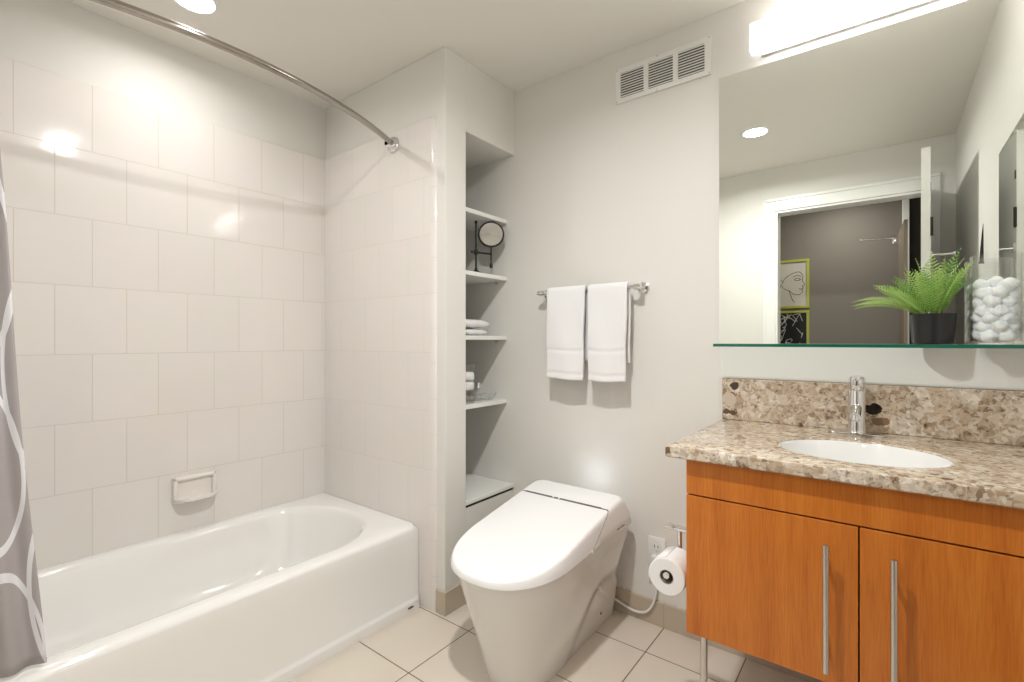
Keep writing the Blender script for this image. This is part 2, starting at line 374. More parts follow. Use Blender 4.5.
for z, ins in ((.343, .003), (.349, .009), (TZ, .020)):
    rings.append([(*ray_rect(a, tcx, tcy, tx0, tx1 - ins, ty0, ty1), z) for a in ang])
bx0, bx1, by0, by1 = -2.345, -1.722, 0.03, 1.365
for z, g, r in ((TZ, -.016, .305), (TZ - .002, -.006, .30), (TZ - .010, .002, .295), (TZ - .03, .010, .29), (.25, .030, .28), (.15, .055, .26), (.09, .085, .24), (.062, .125, .20), (.05, .18, .12)):
    rings.append([(*ray_rrect(a, tcx, tcy, bx0 + g, bx1 - g, by0 + g, by1 - g, r), z) for a in ang])
tubr = thing('bathtub', 'white enamelled alcove bathtub with a straight apron below the cream tiles', 'bathtub', (tcx, tcy, 0))
MB().loft(rings, True, True).build('tub_shell', M['tub'], tubr, angle=50)
sl = MB(); yy = YE - .075
sl.loft([[(tx1 + .0178 + e, yy - .016 * math.cos(k * PI / 8), .020 + .004 * math.sin(k * PI / 8)) for k in range(16)] for e in (0.003, .0065)])
o = sl.build('apron_slot', M['strip'], tubr); o['label'] = 'small dark slot low on the apron'
dr = MB().lathe([(0, .006), (.028, .006), (.034, .002), (.034, 0)], (-2.04, 1.10, .050), n=24); o = dr.build('drain', M['chrome'], tubr)

# soap dish
sd = thing('soap_dish', 'cream ceramic soap dish set in the tiles over the tub', 'soap dish', (XL + .01, .828, .53))
b = MB(); y0, y1, z0, z1 = .745, .912, .478, .588; xw = XL + .0105
b.box(xw, xw + .008, y0, y1, z0 - .004, z1, .003)                         # back plate
b.box(xw + .004, xw + .022, y0, y0 + .017, z0 + .01, z1, .007, 3); b.box(xw + .004, xw + .022, y1 - .017, y1, z0 + .01, z1, .007, 3)
b.box(xw + .004, xw + .022, y0, y1, z1 - .017, z1, .007, 3)
n = 14; rings = []
for k in range(n + 1):
    yk = y0 + (y1 - y0) * k / n; e = 1 - abs(2 * k / n - 1) ** 6; d = .030 + .036 * e
    e2 = .018 * (1 - (1 - abs(2 * k / n - 1) ** 4)); rings.append([(xw + .004, yk, z0 + .002), (xw + d * .7, yk, z0 + .004 + e2 * .6), (xw + d, yk, z0 + .012 + e2 * .6), (xw + d, yk, z0 + .026), (xw + d - .008, yk, z0 + .027), (xw + d * .6, yk, z0 + .017), (xw + .004, yk, z0 + .017)])
b.loft(rings); b.build('dish', M['soapdish'], sd, angle=60)

# ------------------------------------------------------------------ shower rod and curtain
RZ = 2.084
def rod_x(y): return -1.625 - .195 * ((y - .686) / .776) ** 2
rod = thing('shower_curtain_rod', 'curved chrome shower curtain rod between the tub end walls', 'curtain rod', (-1.82, .686, RZ))
ys = [YF + .012 + (YE - .022 - YF - .012) * i / 60 for i in range(61)]
MB().tube([(rod_x(y), y, RZ) for y in ys], .0125, 16).build('rod', M['rod'], rod)
for yv, sg in ((YE - .0105, -1), (YF + .0005, 1)):
    b = MB(); b.lathe([(0, 0), (.036, 0), (.038, .004), (.034, .011), (.026, .014), (.020, .020), (.019, .040), (.014, .042)], (rod_x(yv), yv, RZ), (0, sg, 0), 28)
    b.build('wall_flange', M['chrome'], rod)
cur = thing('shower_curtain', 'grey shower curtain with looping pale lines drawn to the left', 'shower curtain', (-1.68, .05, .36))
b = MB(); uvl = b.bm.loops.layers.uv.new('UVMap'); nu, nv = 72, 60; grid = []
for j in range(nv + 1):
    z = .362 + (2.055 - .362) * j / nv; row = []
    yr = .247 - (z - .362) * .062 + .004 * math.sin(z * 5)
    for i in range(nu + 1):
        u = i / nu; y = -.075 + (yr + .075) * u
        amp = .012 * (1 - .35 * u)
        xx = (rod_x(y) * (z - .362) + (-1.675) * (2.055 - z)) / (2.055 - .362) - .004 + amp * math.sin(u * 5.2 * 2 * PI + .5 * math.sin(z * 2))
        row.append(b.bm.verts.new((xx, y, z)))
    grid.append(row)
for j in range(nv):
    for i in range(nu):
        f = b.bm.faces.new((grid[j][i], grid[j][i + 1], grid[j + 1][i + 1], grid[j + 1][i]))
        for l, (ii, jj) in zip(f.loops, ((i, j), (i + 1, j), (i + 1, j + 1), (i, j + 1))):
            l[uvl].uv = (ii / nu * .75, jj / nv * 1.7)
o = b.build('cloth', M['curtain'], cur, angle=180); md = o.modifiers.new('t', 'SOLIDIFY'); md.thickness = .0015
for k in range(4):
    y = -.05 + k * .06; b = MB()
    b.tube([(rod_x(y) + .021 * math.cos(a), y, RZ + .021 * math.sin(a) - .008) for a in [2 * PI * q / 20 for q in range(21)]], .002, 8)
    b.build('curtain_ring', M['chrome'], cur)

# ------------------------------------------------------------------ niche: shelves and bench
shelf_z = [1.79, 1.498, 1.196, .873]
names = ['topmost white shelf in the niche, empty', 'white niche shelf holding the round magnifying mirror', 'white niche shelf holding the folded towels', 'lowest white niche shelf, holding glassware']
for z, nm in zip(shelf_z, names):
    o = thing('niche_shelf', nm, 'shelf', (-1.8, 1.77, z - .02), 'white shelves in the niche')
    MB().box(NX + .001, -1.533, NY + .0005, YB - .001, z - .02, z, .0015).build('board', M['gloss_paint'], o, smooth=False)
    for yv in (NY + .004, YB - .012):
        b = MB(); b.tube([(-1.60, yv + .004, z - .0205), (-1.60, yv + .004, z - .034)], .005, 10); b.box(-1.606, -1.594, yv, yv + .008, z - .034, z - .024, .001); q = b.build('shelf_peg', M['brushed'], o)
bn = thing('niche_bench', 'low white lidded box filling the foot of the niche', 'storage box', (-1.8, 1.77, 0))
MB().box(NX + .002, XC - .002, NY + .001, YB - .001, 0, .418).build('box_body', M['paint'], bn, smooth=False)
MB().box(NX + .002, XC - .006, NY + .002, YB - .002, .418, .431).build('shadow_gap', M['dark'], bn, smooth=False)
MB().box(NX + .002, XC + .002, NY + .001, YB - .001, .431, .449, .002).build('lid', M['gloss_paint'], bn, smooth=False)

# magnifying mirror
z0 = shelf_z[1]
mm = thing('magnifying_mirror', 'round magnifying mirror on a black metal stand in the niche', 'mirror', (-1.58, 1.763, z0))
b = MB(); b.lathe([(0, 0), (.030, 0), (.030, .004), (.018, .010), (.008, .018), (.006, .03)], (-1.58, 1.763, z0), n=28); b.build('base', M['black_metal'], mm)
b = MB(); b.tube([(-1.58, 1.763, z0 + .01), (-1.58, 1.763, z0 + .245)], .0050, 12); b.lathe([(0, .262), (.006, .258), (.008, .252), (.006, .246), (.0045, .240)], (-1.58, 1.763, z0), n=14); b.build('pole', M['black_metal'], mm)
b = MB(); A_ = Vector((-1.58, 1.763, z0 + .105)); B_ = Vector((-1.557, 1.850, z0 + .105)); d_ = (B_ - A_).normalized()
b.tube([A_ - d_ * .028, B_], .0045, 10); b.lathe([(.0, -.012), (.010, -.012), (.010, .012), (0, .012)], A_, n=14); b.build('arm', M['black_metal'], mm)
b = MB(); b.tube([(B_.x, B_.y, z0 + .045), (B_.x, B_.y, z0 + .14)], .004, 10); b.lathe([(0, 0), (.008, .002), (.009, .012), (.006, .024), (.004, .03)], (B_.x, B_.y, z0 + .035), n=14); b.build('head_post', M['black_metal'], mm)
hd = Vector((B_.x, B_.y, z0 + .204)); nrm = Vector((.64, -.77, .03)).normalized()
b = MB(); b.lathe([(0, -.012), (.055, -.012), (.063, -.006), (.066, 0), (.063, .006), (.0575, .007), (.0575, .004)], hd, nrm, 44); fr = b.build('mirror_frame', M['black_metal'], mm)
b = MB(); b.lathe([(.058, .004), (.03, .003), (0.0, .0025)], hd, nrm, 44); b.build('mirror_glass', M['magnifier'], fr)

# folded towels in niche
def folded(zb, h, x0, x1, y0, y1, label):
    b = MB(); n = 20; rings = []
    for k in range(n + 1):
        u = k / n; y = y0 + (y1 - y0) * u
        e = 1 - abs(2 * u - 1) ** 5; hh = h * (.62 + .38 * e); zz = zb + h * .12 * (1 - e); q = []
        for m in range(28):
            a = 2 * PI * m / 28; ca, sa = math.cos(a), math.sin(a)
            sx_ = math.copysign(abs(ca) ** .25, ca); sz_ = math.copysign(abs(sa) ** .7, sa)
            q.append(((x0 + x1) / 2 + (x1 - x0) / 2 * sx_ * (.97 + .03 * e), y, zz + hh * (.5 + .5 * sz_) + .002 * math.sin(m * 1.3 + k)))
        rings.append(q)
    b.loft(rings); o = b.build('folded_towel', M['terry'], loc=((x0 + x1) / 2, (y0 + y1) / 2, zb), angle=80)
    tag(o, label, 'towel', 'folded white towels in the niche')
folded(shelf_z[2] + .001, .034, -1.95, -1.585, 1.63, 1.855, 'folded white towel lying directly on the niche shelf')
folded(shelf_z[2] + .038, .042, -1.95, -1.575, 1.62, 1.865, 'folded white towel on top of the other in the niche')

# glassware on the lowest niche shelf
z0 = shelf_z[3] + .0005
j = thing('glass_canister', 'clear glass canister of white cotton pads at the left of the lowest niche shelf', 'jar', (-1.60, 1.715, z0))
MB().lathe([(0, 0), (.040, 0), (.042, .004), (.042, .185), (.0395, .185), (.0395, .006), (0, .006)], (-1.60, 1.715, z0), n=32).build('glass_body', M['glass'], j)
for zz, rr in ((.062, .038), (.108, .038)):
    o = MB().lathe([(0, 0), (rr - .006, 0), (rr, .006), (rr, .030), (rr - .006, .038), (0, .039)], (-1.60, 1.715, z0 + zz), n=24).build('cotton_pad', M['cotton'], loc=(-1.60, 1.715, z0 + zz), angle=80)
    tag(o, ('lower' if zz < .08 else 'upper') + ' stack of cotton pads inside the niche glass canister', 'cotton pad', 'cotton pads in the niche canister')
o = thing('glass_stopper_bottle', 'small clear glass bottle with a ball stopper on the lowest niche shelf', 'bottle', (-1.60, 1.80, z0))
MB().lathe([(0, 0), (.018, 0), (.021, .008), (.019, .028), (.008, .042), (.007, .055), (.010, .058)], (-1.60, 1.80, z0), n=24).build('bottle_body', M['glass'], o)
MB().lathe([(0, .058), (.006, .060), (.013, .071), (.015, .080), (.012, .090), (0, .096)], (-1.60, 1.80, z0), n=20).build('stopper', M['chrome'], o)
o = thing('glass_tray', 'shallow clear glass dish with chrome clips at the right of the lowest niche shelf', 'dish', (-1.61, 1.865, z0))
MB().lathe([(0, 0), (.040, 0), (.058, .022), (.062, .038), (.059, .038), (.055, .023), (.038, .004), (0, .004)], (-1.61, 1.862, z0), n=36).build('dish_body', M['glass'], o)
for k in range(5):
    a = k * 1.3; p = Vector((-1.61 + .022 * math.cos(a), 1.862 + .022 * math.sin(a), z0 + .012 + .005 * k))
    q = MB().tube([p, p + Vector((.02 * math.cos(a + 1), .02 * math.sin(a + 1), .002))], .003, 8).build('hair_clip', M['chrome'], loc=tuple(p))
    tag(q, 'small chrome clip lying in the glass dish', 'hair clip', 'chrome clips in the glass dish')

# ------------------------------------------------------------------ towel bar and hanging towels
TBZ, TBY = 1.393, 1.880
tb = thing('towel_bar', 'chrome towel bar on the wall over the toilet', 'towel bar', (-1.065, YB, TBZ))
MB().tube([(-1.297, TBY, TBZ), (-.788, TBY, TBZ)], .0075, 16).build('bar', M['chrome'], tb)
for xv, s_ in ((-1.275, -1), (-.803, 1)):
    b = MB(); b.lathe([(0, 0), (.025, 0), (.026, .005), (.022, .010), (.011, .013), (.009, .05), (.011, .064)], (xv, YB - .0005, TBZ), (0, -1, 0), 24)
    b.tube([(xv - .014, TBY, TBZ), (xv + .014, TBY, TBZ)], .0125, 16); b.build('bar_post', M['chrome'], tb)
def towel(x0, x1, zf, zb, label, seed):
    random.seed(seed); b = MB(); r = .0165; path = []
    nf = 46
    for i in range(nf): z = zf + (TBZ - zf) * i / nf; path.append((-1, z))
    for i in range(9): path.append(('a', PI * i / 8))
    for i in range(1, 34): z = TBZ - (TBZ - zb) * i / 33; path.append((1, z))
    grid = []; nx = 22
    for (k, v) in path:
        row = []
        for i in range(nx + 1):
            u = i / nx; x = x0 + (x1 - x0) * u
            if k == 'a': y = TBY - r * math.cos(v); z = TBZ + r * math.sin(v); fl = 0
            else:
                z = v; fl = (TBZ - z)
                y = TBY + k * r + (-.030 if k < 0 else .004) * fl * 1.0 + .0035 * math.sin(u * 7 + seed + z * 6) * min(1, fl * 6)
                if k < 0:
                    for zb_ in (zf + .127, zf + .098, zf + .028):
                        if abs(z - zb_) < .004: y += .0035
            x += (u - .5) * (-.010 * fl / .4) + .0015 * math.sin(z * 24 + seed)
            row.append(b.bm.verts.new((x, y, z + .003 * math.sin(u * 5 + seed) * (1 if k != 'a' else 0) * min(1, fl * 4))))
        grid.append(row)
    for j in range(len(grid) - 1):
        for i in range(nx): b.bm.faces.new((grid[j][i], grid[j][i + 1], grid[j + 1][i + 1], grid[j + 1][i]))
    o = b.build('hand_towel', M['terry'], loc=((x0 + x1) / 2, TBY, TBZ), angle=180)
    md = o.modifiers.new('t', 'SOLIDIFY'); md.thickness = .014; md.offset = 0
    bv = o.modifiers.new('b', 'BEVEL'); bv.width = .004; bv.segments = 2; bv.limit_method = 'ANGLE'; bv.angle_limit = 1.0
    tag(o, label, 'towel', 'white hand towels on the bar')
towel(-1.232, -1.035, 1.000, 1.085, 'white hand towel hanging at the left of the bar', 1)
towel(-1.018, -.838, 1.000, 1.075, 'white hand towel hanging at the right of the bar', 2.3)

# ------------------------------------------------------------------ air vent
vt = thing('air_vent', 'white metal wall vent with three louvred panels below the ceiling', 'vent', (-.728, YB, 2.2))
vx0, vx1, vz0, vz1 = -.926, -.530, 2.198, 2.346
cells = [(vx0 + .022 + k * .1235, vx0 + .022 + k * .1235 + .103) for k in range(3)]
b = MB(); yv0, yv1 = YB - .008, YB - .0005
b.box(vx0, vx1, yv0, yv1, vz0, vz0 + .020, .001); b.box(vx0, vx1, yv0, yv1, vz1 - .020, vz1, .001)
xs = [vx0] + [c for ce in cells for c in ce] + [vx1]
for k in range(0, 8, 2): b.box(xs[k], xs[k + 1], yv0, yv1, vz0 + .018, vz1 - .018, .0005)
b.build('vent_frame', M['gloss_paint'], vt, smooth=False)
MB().box(vx0 + .01, vx1 - .01, YB - .0022, YB - .0006, vz0 + .01, vz1 - .01).build('dark_backing', M['dark'], vt, smooth=False)
for (c0, c1) in cells:
    b = MB(); nsl = 10
    for k in range(nsl):
        z = vz0 + .022 + (vz1 - vz0 - .040) * (k + .0) / nsl
        b.loft([[(x, yv0, z), (x, yv0, z + .0035), (x, YB - .003, z + .0090), (x, YB - .003, z + .0065)] for x in (c0, c1)])
    b.build('louvre_panel', M['gloss_paint'], vt, smooth=False)
for (sx_, sz_) in ((vx0 + .006, vz0 + .006), (vx1 - .006, vz0 + .006), (vx0 + .006, vz1 - .006), (vx1 - .006, vz1 - .006), (-.742, vz1 - .004), (-.742, vz0 + .004)):
    MB().lathe([(0, .003), (.003, .002), (.0035, 0)], (sx_, yv0, sz_), (0, -1, 0), 10).build('screw', M['brushed'], vt)

# ------------------------------------------------------------------ toilet
TX = -1.038
def outline(hw, yn, yb, L, ex, rc, n1=36, n2=8):
    pts = []                                                 # right rear, round the nose, left rear
    side = []
    for k in range(n1 + 1):
        a = PI * k / n1; ca, sa = math.cos(a), math.sin(a)
        side.append((math.copysign(abs(ca) ** (2 / ex), ca) * hw, yn + L - L * abs(sa) ** (2 / ex)))
    yy_ = [(hw, yb - rc - (yb - rc - yn - L) * k / 20) for k in range(1, 20)]
    pts += yy_ + side + [(-x, y) for x, y in yy_[::-1]]
    for k in range(n2 + 1):
        a = PI / 2 * k / n2; pts.append((-(hw - rc) - rc * math.cos(a), yb - rc + rc * math.sin(a)))
    for k in range(n2 + 1):
        a = PI / 2 * (1 - k / n2); pts.append(((hw - rc) + rc * math.cos(a), yb - rc + rc * math.sin(a)))
    return [(TX + x, y) for x, y in pts]
def zseam(y): return .400 + .022 * min(1, max(0, (y - 1.13) / .45))
def ztop(y):
    return .4485 + .190 * (y - 1.277) if y < 1.74 else .4485 + .190 * (1.74 - 1.277) + .14 * (y - 1.74)
tl = thing('toilet', 'white one piece bidet toilet with a flat sloping lid against the wall', 'toilet', (TX, 1.6, 0))
prof = [  # z, half width, nose y, back y, nose length
    (0.0, .126, 1.270, 1.936, .20), (.02, .129, 1.264, 1.936, .20), (.08, .141, 1.247, 1.934, .21), (.16, .160, 1.224, 1.915, .23), (.22, .174, 1.206, 1.865, .24),
    (.27, .185, 1.190, 1.845, .25), (.33, .196, 1.173, 1.862, .25), (.375, .203, 1.160, 1.882, .255)]
fine_p = []
for a_, b_ in zip(prof[:-1], prof[1:]):
    for q_ in range(5): fine_p.append(tuple(u + (v - u) * q_ / 5 for u, v in zip(a_, b_)))
rings = []
for (z, hw, yn, yb, L) in fine_p + [prof[-1]]:
    q = []
    for (x, y) in outline(hw, yn, yb, L, 2.25, .045):
        # shallow scoop low on the rear flanks
        sa, sb = max(0, min(1, (y - 1.48 - (z - .02) * .55) / .11)), max(0, min(1, (.28 - z) / .09))
        sc = sa * sa * (3 - 2 * sa) * sb * sb * (3 - 2 * sb)
        x2 = TX + (x - TX) * (1 - .085 * sc)
        q.append((x2, y, z if z < .37 else .372 + .0 * y))
    rings.append(q)
q = [(x, y, zseam(y) - .006) for (x, y) in outline(.207, 1.152, 1.890, .258, 2.25, .035)]; rings.append(q)
b = MB(); b.loft(rings); b.build('bowl', M['china_body'], tl, angle=70)
# upper shell, split along a slanted plane into lid and rear cover
def shell(sh=0):
    b = MB(); rings = []
    for (tt, ins) in ((0, .003), (.04, 0), (.35, -.001), (.75, .000), (.90, .0015), (.96, .004), (.99, .007), (1.0, .011)):
        yb = 1.897 - .078 * tt ** 1.5
        ins += sh; pts = outline(.2165 - ins - .006 * tt, 1.137 + ins + .004 * tt, yb - ins, .262, 2.3, .036)
        rings.append([(x, y, zseam(y) + (ztop(y) - zseam(y) - sh) * tt) for x, y in pts])
    b.loft(rings); return b
def cut(b, sign, gap):
    # plane through (y 1.705, z top) and (y 1.535, z seam)
    p = Vector((0, 1.6845 + gap, ztop(1.6845))); d = Vector((0, 1.532 - 1.6845, zseam(1.53) - ztop(1.6845))); nn = d.cross(Vector((1, 0, 0))).normalized()
    if nn.y < 0: nn = -nn
    r = bmesh.ops.bisect_plane(b.bm, geom=list(b.bm.verts) + list(b.bm.edges) + list(b.bm.faces), plane_co=p, plane_no=nn, clear_outer=(sign < 0), clear_inner=(sign > 0))
    bmesh.ops.holes_fill(b.bm, edges=[e for e in b.bm.edges if e.is_boundary], sides=0)
b = MB(); b.loft([[(x, y, zseam(y) + e) for (x, y) in outline(.201, 1.157, 1.884, .258, 2.25, .035)] for e in (-.0062, .002)]); b.build('seat_gap_shade', M['seam'], tl)  # dark slab painted as the shade between lid and bowl
b = shell(.0006); cut(b, -1, .0052); cut(b, 1, -.0052); b.build('joint_gap_shade', M['seam'], tl)  # dark slice, its colour replaces the missing shadow in the lid split
b = shell(); cut(b, -1, -.0034); b.build('lid', M['lid'], tl, angle=40)
b = shell(); cut(b, 1, .0034); rc = b.build('rear_cover', M['lid'], tl, angle=40)
b = MB(); zz = ztop(1.672)
b.loft([[(x, y, ztop(y) + e) for (x, y) in ((TX - .188, 1.679), (TX + .172, 1.679), (TX + .172, 1.690), (TX - .188, 1.690))] for e in (-.002, .0006)])
hs = b.build('hinge_strip', M['strip'], tl, smooth=False); hs['label'] = 'thin grey strip across the back of the lid'
for dx in (-.045, -.018):
    MB().lathe([(0, .003), (.004, .002), (.005, 0)], (TX + dx, 1.6845, ztop(1.6845) + .0006), n=10).build('indicator_light', M['plastic'], hs)
for k, (ya, yb_) in enumerate(((1.735, 1.762), (1.770, 1.800))):
    xx = TX + .2150
    zt = zseam(1.8) + .014
    MB().box(xx - .001, xx + .0022, ya, yb_, zt, zt + .005, .0008).build('side_button', M['strip'], rc)
MB().lathe([(0, .002), (.005, .002), (.006, 0)], (TX + .133, 1.76, .075), (1, 0, 0), 12).build('screw_cap', M['strip'], tl)
MB().tube([(TX + .2145, 1.534, zseam(1.55) + .001), (TX + .2185, 1.534, zseam(1.55) + .001)], .006, 12).build('lid_pivot', M['plastic'], tl)

la = bpy.data.lights.new('added_wall_glow', 'SPOT'); la.energy = .13; la.color = (.80, .89, 1); la.spot_size = math.radians(150); la.spot_blend = 1; la.shadow_soft_size = .012  # unseen spot lamp added for the bluish glow on the wall
lo = bpy.data.objects.new('added_wall_glow', la); C.objects.link(lo); lo.parent = tl; lo.location = (.02, 1.838 - 1.6, .572); lo.rotation_euler = (math.radians(100), 0, 0)
# outlet and power cord
ol = thing('wall_outlet', 'white power outlet low on the wall behind the toilet roll', 'outlet', (-.745, YB, .30))
MB().box(-.782, -.708, YB - .006, YB - .0005, .243, .361, .002).build('cover_plate', M['plastic'], ol)
for zc in (.280, .324):
    s_ = MB().box(-.761, -.729, YB - .0085, YB - .006, zc - .014, zc + .014, .003).build('socket', M['plastic'], ol)
    for dx in (-.007, .007): MB().box(-.745 + dx - .0012, -.745 + dx + .0012, YB - .0092, YB - .0080, zc - .004, zc + .007).build('slot', M['dark'], s_, smooth=False)
MB().lathe([(0, .001), (.003, .001), (.003, 0)], (-.745, YB - .006, .302), (0, -1, 0), 10).build('screw', M['brushed'], ol)
cd = thing('power_cord', 'white power cord looping from the toilet to the wall outlet', 'cord', (-.80, 1.92, 0))
pts = [(-.928, 1.928, .056), (-.905, 1.928, .050), (-.87, 1.928, .040), (-.83, 1.926, .036), (-.79, 1.926, .046), (-.762, 1.926, .075), (-.745, 1.926, .12), (-.740, 1.926, .18), (-.745, 1.918, .25), (-.745, 1.922, .272)]
sm = []
for i in range(len(pts) - 1):
    P = [Vector(pts[max(0, min(len(pts) - 1, i + k))]) for k in (-1, 0, 1, 2)]
    for s_ in range(6):
        tt = s_ / 6; sm.append(.5 * ((2 * P[1]) + (P[2] - P[0]) * tt + (2 * P[0] - 5 * P[1] + 4 * P[2] - P[3]) * tt ** 2 + (3 * P[1] - P[0] - 3 * P[2] + P[3]) * tt ** 3))
MB().tube(sm, .0048, 10).build('cable', M['plastic'], cd)
MB().box(-.760, -.730, YB - .036, YB - .0095, .266, .294, .005).build('plug', M['plastic'], cd)

# ------------------------------------------------------------------ vanity
CX0, CX1, CY0 = -.487, XR - .002, 1.335       # counter
VX0, VX1, VY0 = -.436, XR - .004, 1.356       # cabinet front plane
CT, CB = .8775, .846; VB, VT = .365, .745
vn = thing('vanity_cabinet', 'orange brown wooden vanity cabinet on slim metal legs', 'cabinet', (-.05, 1.65, 0))
b = MB(); b.box(VX0, VX0 + .018, VY0 + .020, YB - .001, VB, CB - .001, .001); b.box(VX1 - .018, VX1, VY0 + .020, YB - .001, VB, CB - .001, .001); b.box(VX0 + .018, VX1 - .018, VY0 + .020, YB - .001, VB, VB + .018); b.box(VX0 + .018, VX1 - .018, YB - .012, YB - .001, VB + .018, .80); b.build('carcass', M['wood'], vn, smooth=False)
MB().box(VX0, VX1, VY0, VY0 + .0195, VT + .004, CB - .001, .0012).build('fascia', M['wood'], vn, smooth=False)
xm = -.047
for i, (x0, x1, hx) in enumerate(((VX0, xm - .0016, -.108), (xm + .0016, VX1 + .0005, .0155))):
    d_ = MB().box(x0, x1, VY0, VY0 + .019, VB, VT, .0012).build('door', M['wood'], vn, smooth=False)
    b = MB(); b.tube([(hx, VY0 - .032, .405), (hx, VY0 - .032, .700)], .0065, 16)
    for zz in (.455, .650): b.tube([(hx, VY0 - .030, zz), (hx, VY0 + .001, zz)], .0045, 12)
    b.build('handle', M['brushed'], d_)
for xv in (-.398, .295):
    b = MB(); b.tube([(xv, 1.388, 0.004), (xv, 1.388, VB)], .0095, 16); b.lathe([(0, 0), (.013, 0), (.013, .006), (.0095, .008)], (xv, 1.388, 0), n=16); b.build('leg', M['brushed'], vn)
# countertop with oval cutout
SX, SY, RX, RY = -.055, 1.585, .190, .160
ct = thing('countertop', 'brown speckled marble countertop on the wooden vanity', 'countertop', (SX, 1.64, CB))
angs = [2 * PI * i / 96 for i in range(96)]
for qx in (CX0, CX1):
    for qy in (CY0, YB - .0005):
        a = math.atan2(qy - SY, qx - SX) % (2 * PI); k = min(range(96), key=lambda i: abs(angs[i] - a)); angs[k] = a
def rr_(z, e): return [(*ray_rect(a, SX, SY, CX0 + e, CX1 - .0, CY0 + e, YB - .0005), z) for a in angs]
def oo_(z, e): return [(SX + (RX + e) * math.cos(a), SY + (RY + e) * math.sin(a), z) for a in angs]
rings = [oo_(CB, .0), oo_(CT - .003, 0), oo_(CT, .003), rr_(CT, .005), rr_(CT - .0015, .0015), rr_(CT - .005, 0), rr_(CB + .003, 0), rr_(CB, .003), oo_(CB, .0)]
b = MB(); b.loft(rings, False, False); bmesh.ops.remove_doubles(b.bm, verts=list(b.bm.verts), dist=1e-5); b.build('slab', M['marble'], ct, angle=30)
bs = MB().box(CX0 + .001, CX1, YB - .021, YB - .0008, CT + .0005, 1.030, .002).build('backsplash', M['marble_splash'], loc=(SX, YB - .01, CT), smooth=False)
tag(bs, 'brown marble backsplash strip along the wall behind the faucet', 'backsplash')
# sink
sk = thing('sink', 'oval white undermount sink set into the marble', 'sink', (SX, SY, .72))
rings = [[(SX + (RX + e) * math.cos(a), SY + (RY + e) * math.sin(a), z) for a in [2 * PI * i / 72 for i in range(72)]] for (e, z) in ((-.0006, CT - .010), (-.0006, CT - .005), (-.004, CT - .0045), (-.009, CT - .012), (-.014, CB - .03), (-.025, CB - .07), (-.06, CB - .105), (-.11, CB - .125), (-.145, CB - .13))]
rings += [[(SX + (RX + e) * math.cos(a), SY + (RY + e) * math.sin(a), z) for a in [2 * PI * i / 72 for i in range(72)]] for (e, z) in ((-.145, CB - .14), (-.10, CB - .137), (-.05, CB - .115), (-.012, CB - .07), (-.006, CB - .03), (-.0006, CT - .010))]
b = MB(); b.loft(rings, False, False); b.loft([rings[8], [(SX + .01 * math.cos(2 * PI * i / 72), SY + .01 * math.sin(2 * PI * i / 72), CB - .131) for i in range(72)]], False, True); b.build('basin', M['china'], sk, angle=60)
MB().lathe([(0, .003), (.018, .003), (.022, 0)], (SX, SY, CB - .1305), n=24).build('drain', M['chrome'], sk)
# faucet
FX, FY = -.070, 1.868
fc = thing('faucet', 'chrome cylindrical single lever faucet behind the sink', 'faucet', (FX, FY, CT))
def pill(x0, x1, y, r, n=12):
    return [(x1 - r + r * math.cos(-PI / 2 + PI * k / n), y + r * math.sin(-PI / 2 + PI * k / n)) for k in range(n + 1)] + [(x0 + r + r * math.cos(PI / 2 + PI * k / n), y + r * math.sin(PI / 2 + PI * k / n)) for k in range(n + 1)]
b = MB(); b.loft([[(x, y, z) for x, y in pill(FX - .078 + e, FX + .078 - e, FY, .026 - e)] for z, e in ((CT + .0005, 0), (CT + .004, 0), (CT + .006, .003))]); b.build('base_plate', M['chrome'], fc)
b = MB(); b.lathe([(.026, .006), (.0235, .010), (.0225, .016), (.0225, .136), (.0215, .138)], (FX, FY, CT), n=32, cap0=True, cap1=True); b.build('body', M['chrome'], fc)
b = MB(); b.lathe([(.0215, .1405), (.0225, .142), (.0225, .172), (.020, .180), (.010, .184), (0, .185)], (FX, FY, CT), n=32, cap0=True); b.box(FX - .006, FX + .006, FY - .085, FY - .010, CT + .172, CT + .180, .003); b.build('lever', M['chrome'], fc)
b = MB(); b.tube([(FX, FY - .01, CT + .085), (FX, FY - .06, CT + .078), (FX, FY - .112, CT + .068)], [.014, .0135, .013], 20); b.tube([(FX, FY - .105, CT + .070), (FX, FY - .109, CT + .055)], .011, 18); b.build('spout', M['chrome'], fc)

# toilet roll and holder on the cabinet side
th = thing('toilet_roll_holder', 'chrome toilet roll holder on the side of the vanity', 'toilet roll holder', (VX0, 1.47, .6))
b = MB(); b.lathe([(0, 0), (.022, 0), (.023, .004), (.018, .009), (.008, .011), (.007, .02)], (VX0 - .0008, 1.495, .592), (-1, 0, 0), 24); b.build('wall_rose', M['chrome'], th)
b = MB(); b.tube([(VX0 - .012, 1.50, .588), (-.545, 1.50, .588)], .0068, 14); b.tube([(-.502, 1.50, .588), (-.502, 1.50, .50), (-.502, 1.494, .492), (-.502, 1.484, .4905), (-.502, 1.38, .4905)], .0068, 14)
b.tube([(VX0 - .012, 1.485, .604), (-.53, 1.485, .604)], .0045, 10); b.tube([(-.52, 1.485, .604), (-.52, 1.50, .588)], .0045, 10)
b.build('arm', M['chrome'], th)
b = MB(); b.lathe([(0, -.003), (.009, -.003), (.010, 0), (.009, .003), (.005, .005)], (-.502, 1.384, .491), (0, 1, 0), 20); b.build('end_cap', M['chrome'], th)
tr = thing('toilet_roll', 'white toilet roll on the chrome holder beside the vanity', 'toilet roll', (-.505, 1.435, .500))
RR = .0535
b = MB(); b.lathe([(.0205, 0), (.0515, 0), (RR, .002), (RR, .098), (.0515, .100), (.0205, .100), (.0205, 0)], (-.502, 1.385, .4855), (0, 1, 0), 48); b.build('paper', M['paper'], tr, angle=40)
